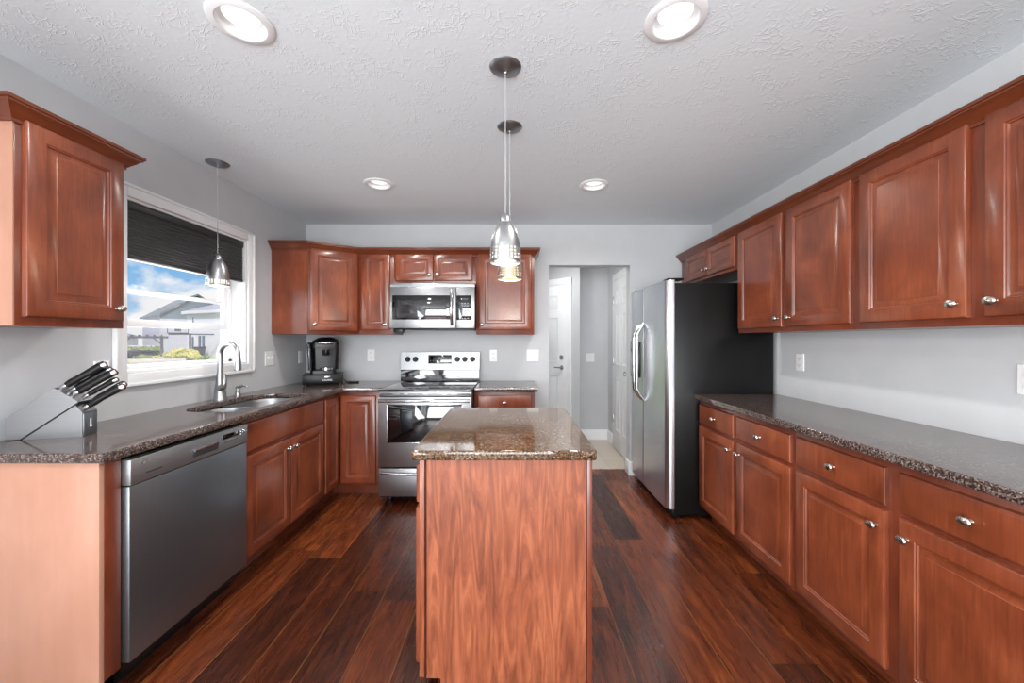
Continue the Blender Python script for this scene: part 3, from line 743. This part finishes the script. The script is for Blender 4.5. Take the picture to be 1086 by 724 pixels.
MB().box(.062, .233, -.028, -.025, 1.235, 1.288, .002).build('dispenser_panel', M['grey_mark'], dp)
MB().box(.062, .233, -.0275, -.025, 1.0, 1.21, .002).build('dispenser_recess', M['black_glass'], dp)
MB().box(FW-.10, FW-.005, .012, .13, 1.7575, 1.772, .004).build('hinge_cap', M['black'], fr); MB().box(.005, .09, .012, .13, 1.7575, 1.772, .004).build('hinge_cap', M['black'], fr)

# ------------------------------------------------------------------ coffee maker on its pod drawer
pd = thing('pod_drawer', 'black coffee pod drawer under the coffee maker in the counter corner', 'drawer', (-1.702, 3.50, .920), .40)
MB().box(-.160, .160, -.10, .17, .012, .098, .006).build('case', M['black'], pd)
dwf = MB().box(-.157, .157, -.106, -.0995, .018, .093, .003).build('drawer_front', M['black_tex'], pd)
lg = MB(); lg.add_mesh(text_mesh('KEURIG', .022), T(.035, -.1065, .045)); lg.build('lettering', M['plate'], dwf)
MB().box(.012, .058, -.110, -.1055, .066, .080, .002).build('pull', M['chrome'], dwf)
[MB().lathe([(.012, 0), (.012, .013)], (x, y, 0), 'z', 12).build('foot', M['black'], pd) for x in (-.138, .138) for y in (-.08, .14)]
km = thing('coffee_maker', 'black single-serve coffee maker with silver lid handle standing on the pod drawer', 'coffee maker', (-1.702, 3.50, 1.0185), .40)
def rb(x0, x1, y0, y1, r, z): return [(a, b_, z) for a, b_ in rrect(x0, x1, y0, y1, r, 5)]
MB().loft([rb(-.105, .105, -.075, .15, .03, 0), rb(-.105, .105, -.075, .15, .03, .028), rb(-.098, .098, -.07, .145, .028, .034)]).build('base', M['black'], km)
MB().loft([rb(-.090, .118, .02, .15, .03, .034), rb(-.092, .124, .015, .152, .03, .16), rb(-.094, .128, .01, .155, .03, .265)]).build('tower', M['black'], km)
MB().loft([rb(-.092, .126, -.085, .155, .035, .225), rb(-.094, .128, -.09, .157, .04, .268), rb(-.085, .12, -.085, .15, .045, .292), rb(-.05, .09, -.07, .12, .05, .312), rb(-.03, .07, -.05, .09, .03, .322)]).build('brew_head', M['black'], km)
MB().loft([rb(-.118, -.0915, -.06, .15, .012, .0345), rb(-.124, -.0935, -.065, .152, .014, .16), rb(-.130, -.0955, -.07, .155, .016, .255), rb(-.124, -.0955, -.06, .145, .012, .275)]).build('water_reservoir', M['smoke'], km)
hd = MB(); hd.tube([(.025+.062*math.cos(PI+PI*i/14), -.092-.018*math.sin(PI*i/14), .268+.004*math.sin(PI*i/14)) for i in range(15)], [.008+.006*math.sin(PI*i/14) for i in range(15)], 12); hd.build('lid_handle', M['chrome'], km)
MB().lathe([(.030, 0), (.036, .02), (.038, .05)], (.025, -.045, .160), 'z', 24).build('nozzle', M['black_glass'], km)
MB().lathe([(.052, 0), (.052, .018), (.046, .020), (.001, .020)], (.025, -.03, .034), 'z', 28).build('drip_tray', M['chrome'], km)
cord = MB(); pts = []
for i in range(33):
    a = 2*PI*i/16; pts.append((.250+.045*math.cos(a)+.01*math.sin(a*.5), .045+.03*math.sin(a), -.0945+.006*(i/32)))
cord.tube([(.10, .155, -.03), (.15, .17, -.06), (.19, .13, -.0945), (.205, .06, -.0945)]+pts, .0035, 8); cord.build('cord', M['black'], km)

# ------------------------------------------------------------------ knife block
kbk = thing('knife_block', 'slanted stainless knife block near the front end of the left counter', 'knife block', (-1.765, 1.600, .920), .30)
# local x to the right along the block's length, front face at y = 0
u_ = math.radians(35)
blk = MB(); blk.prism([(-.235, .005), (-.193, .002), (-.012, .143), (-.090, .203), (-.235, .088)], 0, .085, 'xz'); blk.build('slanted_case', M['steel_block'], kbk)
wd_ = MB(); wd_.prism([(-.186, .0), (0, .0), (0, .098), (-.022, .128)], .001, .084, 'xz'); wd_.build('support_wedge', M['steel_block'], kbk)
MB().prism([(-.194, .0), (-.187, .0), (-.018, .1315), (-.0125, .140)], .002, .083, 'xz').build('joint', M['black'], kbk)
MB().box(.0002, .003, .004, .081, .004, .094, .001).build('front_plate', M['steel_dark'], kbk)
em = MB(); em.prism([(.036, .034), (.050, .034), (.050, .040), (.045, .041), (.045, .068), (.038, .068), (.038, .041), (.036, .040)], .003, .0042, 'yz'); em.build('emblem', M['plate'], kbk)
dvec = Vector((math.cos(u_), 0, math.sin(u_))); nvec = Vector((-math.sin(u_), 0, math.cos(u_)))
kroot = kbk.matrix_basis.copy(); kroot = T(*kbk.location) @ RZ(.30)
base0 = Vector((-.012, 0, .143)); base1 = Vector((-.090, 0, .203))
specs = [(.90, .020, .178, 1.15, 'chef knife handle, topmost in the knife block'), (.66, .040, .165, 1.1, 'knife handle second from the top of the knife block'),
         (.42, .022, .172, 1.15, 'knife handle third from the top of the knife block'), (.16, .042, .140, .85, 'slim knife handle fourth from the top of the knife block')]
low = [(.0, .066, .150, 1.05, 'knife handle in the lower slot, fifth from the top of the knife block'), (-.0, .018, .165, 1.1, 'lowest knife handle in the knife block, nearest the counter edge')]
def knife(base, L, sc, label):
    r = thing('knife', 'black riveted '+label, 'knife', tuple(base), .30, 'knives in the steel block')
    def ring(d, hw, hh, drop=0.0):
        c_ = dvec*d + nvec*drop
        return [tuple(c_ + Vector((0, 1, 0))*hw*math.cos(2*PI*k/12) + nvec*hh*math.sin(2*PI*k/12)) for k in range(12)]
    MB().loft([ring(.000, .006*sc, .009*sc), ring(.016, .0075*sc, .010*sc), ring(.024, .007*sc, .010*sc)]).build('bolster', M['chrome'], r)
    MB().loft([ring(.0242, .0075*sc, .0105*sc), ring(.045, .0085*sc, .013*sc), ring(.075, .008*sc, .0115*sc), ring(L-.022, .009*sc, .0145*sc, -.001), ring(L-.016, .009*sc, .014*sc, -.002)]).build('handle', M['black'], r)
    MB().loft([ring(L-.0158, .0092*sc, .0145*sc, -.002), ring(L-.006, .009*sc, .0142*sc, -.0035), ring(L, .006*sc, .010*sc, -.004)]).build('end_cap', M['chrome'], r)
for (t_, yy, L, sc, lb) in specs:
    q = base0.lerp(base1, t_) + Vector((0, yy, 0)) + dvec*.0015; knife(kroot @ q, L, sc, lb)
for i, (t_, yy, L, sc, lb) in enumerate(low):
    q = Vector((-.0125, yy, .1135+.004*(1-i))) + dvec*.002 + nvec*(.010 if i == 0 else -.004); knife(kroot @ q, L, sc, lb)

# ------------------------------------------------------------------ wall plates
def plate(loc, rz, kind, label, name=None):
    wd2 = .116 if kind == 'double' else .072
    r = thing('light_switch' if kind in ('double', 'switch') else 'wall_outlet', label, 'switch' if kind in ('double', 'switch') else 'outlet', loc, rz, 'white wall plates')
    mb = MB(); rect_rings(mb, -wd2/2, wd2/2, -.058, .058, [(0, 0), (0, -.003), (.003, -.006)]); mb.build('cover_plate', M['plate'], r)
    if kind == 'outlet':
        for z in (-.022, .022):
            MB().lathe([(.017, .0055), (.017, .0075), (.0155, .008), (.001, .008)], (0, 0, z), '-y', 20).build('receptacle', M['plate'], r)
            for q in ((-.008, -.006, z-.002, z+.007), (.006, .008, z-.002, z+.007), (-.002, .002, z-.010, z-.006)): MB().box(q[0], q[1], -.0086, -.007, q[2], q[3]).build('slot', M['slot'], r)
    else:
        for x in ((-.023, .023) if kind == 'double' else (0,)):
            MB().box(x-.005, x+.005, -.018, -.005, -.002, .012, .002).build('toggle', M['plate'], r)
            MB().box(x-.008, x+.008, -.0075, -.0055, -.016, .016, .0005).build('toggle_frame', M['plate'], r)
    return r
plate((XL+.0005, 3.23, 1.163), PI/2, 'double', 'double light switch plate between the window and the corner cabinet')
plate((XL+.0005, 3.70, 1.157), PI/2, 'outlet', 'white outlet on the left wall just left of the coffee maker')
plate((XL+.0005, 1.915, 1.155), PI/2, 'outlet', 'white outlet behind the knife handles, left of the window')
plate((-1.39, YB-.0005, 1.168), 0, 'outlet', 'white outlet on the back wall between coffee maker and range')
plate((-.20, YB-.0005, 1.165), 0, 'outlet', 'white outlet on the back wall just right of the range')
plate((.184, YB-.0005, 1.165), 0, 'double', 'double light switch plate on the back wall beside the hall opening')
plate((XR-.0005, 2.635, 1.166), -PI/2, 'outlet', 'white outlet on the right wall near the fridge, above the counter')
plate((XR-.0005, 1.462, 1.166), -PI/2, 'outlet', 'white outlet on the right wall cut by the right picture edge')
plate((1.005, 5.1695, 1.085), 0, 'double', 'double light switch plate on the grey hall wall')

# ------------------------------------------------------------------ window shade
sh = thing('window_shade', 'charcoal cellular shade half lowered in the kitchen window', 'window shade', (XL-.03, WY0+.018, 1.745), PI/2)
SW = WW-.036
MB().box(0, SW, -.025, .025, .262, .305, .006).build('headrail', M['blind_rail'], sh)
pl = MB(); npl = 14; prof = []
for i in range(npl*2+1): prof.append((.012 if i % 2 else .019, .022+.240*i/(npl*2)))
poly = [(-y, z) for y, z in prof]+[(y, z) for y, z in reversed(prof)]
pl.prism(poly, .004, SW-.004, 'yz'); pl.build('pleated_fabric', M['blind'], sh)
MB().box(.002, SW-.002, -.020, .020, .004, .022, .005).build('bottom_rail', M['blind_rail'], sh)
MB().box(.004, SW-.004, -.008, .016, 0, .004, .001).build('rail_insert', M['white'], sh)

# ------------------------------------------------------------------ pendants and recessed lights
def pendant(x, y, zb, label, slots, lampmat, e, col):
    r = thing('pendant_light', label, 'pendant lamp', (x, y, zb), 0, 'brushed nickel pendant lights')
    H = .205; seg = 72
    if slots:
        zs = [0, .010, .036, .050, .08, .11, .135, .15, .160, .166]; hole_rows = (1,)
    else:
        zs = [0, .010, .0205, .0235, .034, .037, .0475, .0505, .061, .09, .115, .135, .15, .160, .166]; hole_rows = (1, 3, 5, 7)
    def rad(z):
        tb = [(0, .0635), (.03, .063), (.06, .0615), (.09, .058), (.115, .052), (.135, .0445), (.15, .0365), (.160, .029), (.166, .0235)]
        for (a, ra), (b_, rb_) in zip(tb, tb[1:]):
            if z <= b_+1e-9: return ra+(rb_-ra)*(z-a)/(b_-a)
        return tb[-1][1]
    s_ = MB(); s_.lathe([(rad(z), z) for z in zs], seg=seg, holes=lambda k, i: k in hole_rows and i % 3 != 0)
    so = s_.build('shade', M['brushed'], r, ang=60)
    md = so.modifiers.new('thickness', 'SOLIDIFY'); md.thickness = .0012; md.offset = -1
    MB().lathe([(.0235, .160), (.0235, .168), (.021, .182), (.015, .195), (.008, .203), (.003, .206), (.001, .206)], seg=28).build('cap', M['brushed'], r)
    MB().lathe([(.001, .006), (.044, .006), (.048, .010), (.048, .065), (.042, .10), (.028, .13), (.001, .134)], seg=32).build('lamp_glass', lampmat, r)
    MB().tube([(0, 0, .204), (0, 0, ZC-zb-.02)], .0018, 8).build('cord', M['cord'], r)
    hh = ZC-zb
    MB().lathe([(.001, hh-.030), (.008, hh-.030), (.010, hh-.026), (.030, hh-.020), (.055, hh-.010), (.064, hh-.003), (.066, hh-.0005)], seg=36).build('canopy', M['canopy'], r)
    lamp('pendant_lamp', 'POINT', (0, 0, -.03), e, col, parent=r, shadow_soft_size=.045)
pendant(-.035, 1.613, 1.632, 'brushed nickel pendant hanging over the near end of the island', False, M['lamp_white'], 8, (1, .93, .84))
pendant(-.022, 2.065, 1.634, 'brushed nickel pendant with warm glow, second over the island, partly hidden by the nearer one', False, M['lamp_warm'], 9, (1, .84, .62))
pendant(-1.885, 2.49, 1.660, 'brushed nickel pendant with slotted rim hanging over the sink by the window', True, M['lamp_white'], 4.0, (1, .95, .9))
cn = ['recessed ceiling light at the top left of the picture', 'recessed ceiling light at the top, right of the island pendants', 'small-looking recessed ceiling light at the far left, before the back wall', 'small-looking recessed ceiling light at the far right of the pendants, before the back wall',
      'recessed ceiling light behind the camera on the left', 'recessed ceiling light behind the camera on the right', 'rearmost recessed ceiling light on the left', 'rearmost recessed ceiling light on the right']
for c_, lb in zip(CANS, cn):
    r = thing('ceiling_light', 'white '+lb, 'ceiling light', (c_[0], c_[1], ZC), 0, 'recessed ceiling lights')
    MB().lathe([(.078, .004), (.105, -.0005), (.105, -.004), (.098, -.008), (.080, -.009), (.076, -.006), (.074, .012), (.060, .024), (.058, .024), (.060, .030), (.078, .030)], seg=48, cap0=False, cap1=False).build('trim_ring', M['white'], r)
    MB().lathe([(.0585, .020), (.050, .019), (.001, .018), (.001, .026), (.0585, .026)], seg=40).build('lens', M['lens'], r)
    lamp('can_lamp', 'AREA', (0, 0, -.012), 11, (1, .97, .93), parent=r, shape='DISK', size=.11, spread=math.radians(150))

# ------------------------------------------------------------------ outside, seen through the window
GZ = -.6
struct(MB().box(-140, -4, -20, 160, GZ-.2, GZ).build('ground', M['grass']))
struct(MB().box(-11, XL-.2, -9, 6, GZ, GZ+.02).build('ground_reflector', M['patio']))  # unseen slab, added so the refrigerator front reflects brighter and neutral
struct(MB(T(-27.5, 30, 0) @ RZ(.72)).box(-30, 30, -4.0, 4.1, GZ, GZ+.03).build('ground_road', M['road']))
def house(label, corner, ang, L, Wd, eave, ridge, wallm, gablem, roofm, wins, hip=False):
    """corner = nearest corner; local x runs along the gable side, local y along the length"""
    r = thing('house', label, 'house', (corner[0], corner[1], GZ), ang)
    e = eave-GZ; rd_ = ridge-GZ
    MB().box(0, Wd, 0, L, 0, e).build('walls', wallm, r)
    o = .35
    if hip:
        rf = MB(); d_ = min(Wd, L)/2
        v0 = [(-o, -o, e), (Wd+o, -o, e), (Wd+o, L+o, e), (-o, L+o, e)]
        a = [rf.v(p) for p in v0]; b_ = rf.v((d_, d_, rd_)); c2 = rf.v((Wd-d_ if Wd > L else d_+.01, L-d_ if L > Wd else d_, rd_))
        if Wd >= L: fs = ((a[0], a[1], c2, b_), (a[1], a[2], c2), (a[2], a[3], b_, c2), (a[3], a[0], b_))
        else: fs = ((a[0], a[1], b_), (a[1], a[2], c2, b_), (a[2], a[3], c2), (a[3], a[0], b_, c2))
        for f_ in fs: rf.bm.faces.new(f_)
        rf.bm.faces.new(a[::-1]); rf.build('roof', roofm, r)
        g = MB(); g.box(-o, Wd+o, -o-.05, -o, e-.28, e+.02); g.box(-o-.05, -o, -o, L+o, e-.28, e+.02); g.build('eaves', M['siding_white'], r)
    else:
        MB().prism([(0, e-.6), (Wd, e-.6), (Wd, e), (Wd/2, rd_-.15), (0, e)], -.03, .12, 'xz').build('gable', gablem, r)
        s_ = (rd_-e)/(Wd/2)
        rf = MB()
        rf.prism([(-o, e-s_*o), (Wd/2, rd_), (Wd+o, e-s_*o), (Wd+o, e-s_*o+.22), (Wd/2, rd_+.25), (-o, e-s_*o+.22)], -o, L+o, 'xz'); rf.build('roof', roofm, r)
    for (x0, x1, z0, z1) in wins:
        f_ = MB().box(x0-.08, x1+.08, -.06, 0, z0-.08, z1+.08).build('window', M['siding_white'], r); MB().box(x0, x1, -.08, -.058, z0, z1).build('pane', M['pane'], f_)
    return r
# gable house: near corner (-49.7, 55), gable along (.635,.77)
ga = math.atan2(.77, .635)
house('slate blue gabled house beyond the garden, seen through the window', (-49.7, 55), ga, 14.8, 8.3, 4.96, 7.9, M['siding_grey'], M['siding_blue'], M['shingle'], [])
house('pale two-storey house with hipped roof at the right of the window view', (-37.6, 45), math.atan2(-.406, .914), 10, 11, 4.57, 6.9, M['siding_white'], M['siding_blue'], M['shingle2'], [(1.2, 1.5, 3.7, 4.5), (1.1, 1.5, .9, 2.3), (2.4, 2.9, .9, 2.4), (3.1, 3.6, .9, 2.4)], True)
house('low pale house with violet grey roof at the left of the window view', (-66, 50), math.atan2(.3, .95), 7, 11, 1.7, 3.3, M['siding_white'], M['siding_white'], M['shingle2'], [(3, 4, .8, 1.8), (6, 7, .8, 1.8)])
pg = thing('pergola', 'grey timber pergola in the neighbouring garden seen through the window', 'pergola', (-36.5, 38.6, GZ), .72)
for (x, y) in ((-4.6, 0), (-1.6, 0), (1.3, 0), (-4.6, 2.6), (1.3, 2.6)): MB().box(x-.11, x+.11, y-.11, y+.11, 0, 2.1).build('post', M['timber'], pg)
MB().box(-5.0, 1.8, -.08, .08, 2.1, 2.3).build('beam', M['timber'], pg); MB().box(-5.0, 1.8, 2.52, 2.68, 2.1, 2.3).build('beam', M['timber'], pg)
[MB().box(-4.8+i*.55, -4.7+i*.55, -.5, 3.1, 2.3, 2.44).build('rafter', M['timber'], pg) for i in range(12)]
for x, sgn in ((-1.6, -1), (-1.6, 1), (1.3, -1), (-4.6, 1)): MB().tube([(x, 0, 1.5), (x+.6*sgn, 0, 2.1)], .06, 6).build('brace', M['timber'], pg)
hp = thing('basketball_hoop', 'dark basketball hoop on a pole beside the pale house', 'basketball hoop', (-33.6, 40.6, GZ), .65)
MB().box(-.1, .1, -.1, .1, 0, 2.6).build('pole', M['timber'], hp)
MB().box(-1.7, .1, -.06, .06, 2.45, 2.6).box(.1, 2.0, -.05, .05, 2.45, 2.58).build('arm', M['timber'], hp)
b = MB(); b.box(-1.8, -.1, -.12, -.06, 2.6, 2.68); b.box(-1.8, -.1, -.12, -.06, 3.5, 3.58); b.box(-1.8, -1.72, -.12, -.06, 2.6, 3.58); b.box(-.18, -.1, -.12, -.06, 2.6, 3.58); b.box(-1.2, -.7, -.12, -.06, 2.8, 3.2); b.build('backboard_frame', M['timber'], hp)
def at(px, Y): return (px-545)*Y/415.0
shr = [(147, 36, .45, 'g'), (158, 36, .42, 'g'), (168, 35.5, .4, 'y'), (176, 36, .42, 'g'), (184, 38, .6, 'y'), (192, 38.5, .85, 'y'), (201.5, 38.5, .8, 'y'), (195, 35.0, .45, 'g'), (206, 36, .5, 'y'), (214.5, 36.5, .45, 'g'), (133, 46, 1.0, 'g'), (158, 45, 1.0, 'g')]
nm_ = ['leftmost low green shrub in the garden bed', 'second low green shrub from the left in the garden bed', 'low yellow-green shrub right of the pergola post', 'green shrub left of the tall yellow one', 'yellow shrub left of the tallest shrubs', 'tall yellow shrub at the middle of the bed', 'tall yellow shrub by the hoop pole', 'low green shrub before the tall yellow ones', 'low yellow shrub right of the hoop pole', 'rightmost low green shrub in the garden bed', 'round green bush behind the pergola at the far left', 'round green bush behind the pergola beam']
for (px, Y, r_, kd), lb in zip(shr, nm_):
    t_ = MB()
    for i in range(7): t_.sphere((random.uniform(-.8, .8)*r_, random.uniform(-.6, .6)*r_, r_*random.uniform(.5, .9)), r_*random.uniform(.45, .65), 2, (1, 1, .9), .22)
    t_.sphere((0, 0, r_*.4), r_*.6, 2, (1.2, 1, .7), .2)
    o = t_.build('shrub', M['shrub_'+kd], ang=10); o.location = (at(px, Y), Y, GZ-.05); tag(o, lb+', seen through the window', 'shrub', 'garden shrubs outside')
for (px, Y, L, lb) in ((146, 33.6, 2.2, 'left'), (160, 33.2, 2.6, 'middle'), (176, 33.6, 2.6, 'right')):
    o = MB().box(-L/2, L/2, -.12, .12, 0, .3, .02).build('garden_edging', M['edge']); o.location = (at(px, Y), Y, GZ); o.rotation_euler = (0, 0, .72)
    tag(o, 'pale garden edging block, %s of the row outside the window' % lb, 'edging', 'garden edging')
for (px, Y, L, lb) in ((135, 41, 1.7, 'left under the pergola'), (149, 41, 1.6, 'under the pergola middle'), (159, 40, 1.2, 'beside the right pergola post')):
    o = MB().box(-L/2, L/2, -.4, .4, 0, .85, .04).build('planter_box', M['planter']); o.location = (at(px, Y), Y, GZ); o.rotation_euler = (0, 0, .72)
    tag(o, 'dark planter box '+lb, 'planter', 'planter boxes outside')
bn = thing('rubbish_bin', 'dark wheeled bin against the pale house outside', 'bin', (-34.2, 42.6, GZ), -.4)
MB().loft([[(-.28, -.3, .05), (.28, -.3, .05), (.28, .3, .05), (-.28, .3, .05)], [(-.36, -.38, 1.1), (.36, -.38, 1.1), (.36, .38, 1.1), (-.36, .38, 1.1)]]).build('tub', M['planter'], bn)
MB().box(-.4, .4, -.42, .42, 1.1, 1.2, .03).build('lid', M['planter'], bn)

rlg = thing('porch_railing', 'white porch railing behind the pergola, seen through the window', 'railing', (at(126, 47), 47, GZ), .30)
for z in (.35, 1.15): MB().box(0, 3.4, -.04, .04, z, z+.1).build('rail', M['siding_white'], rlg)
for i in range(9): MB().box(.05+i*.41, .12+i*.41, -.035, .035, 0 if i % 4 == 0 else .45, 1.15).build('baluster', M['siding_white'], rlg)
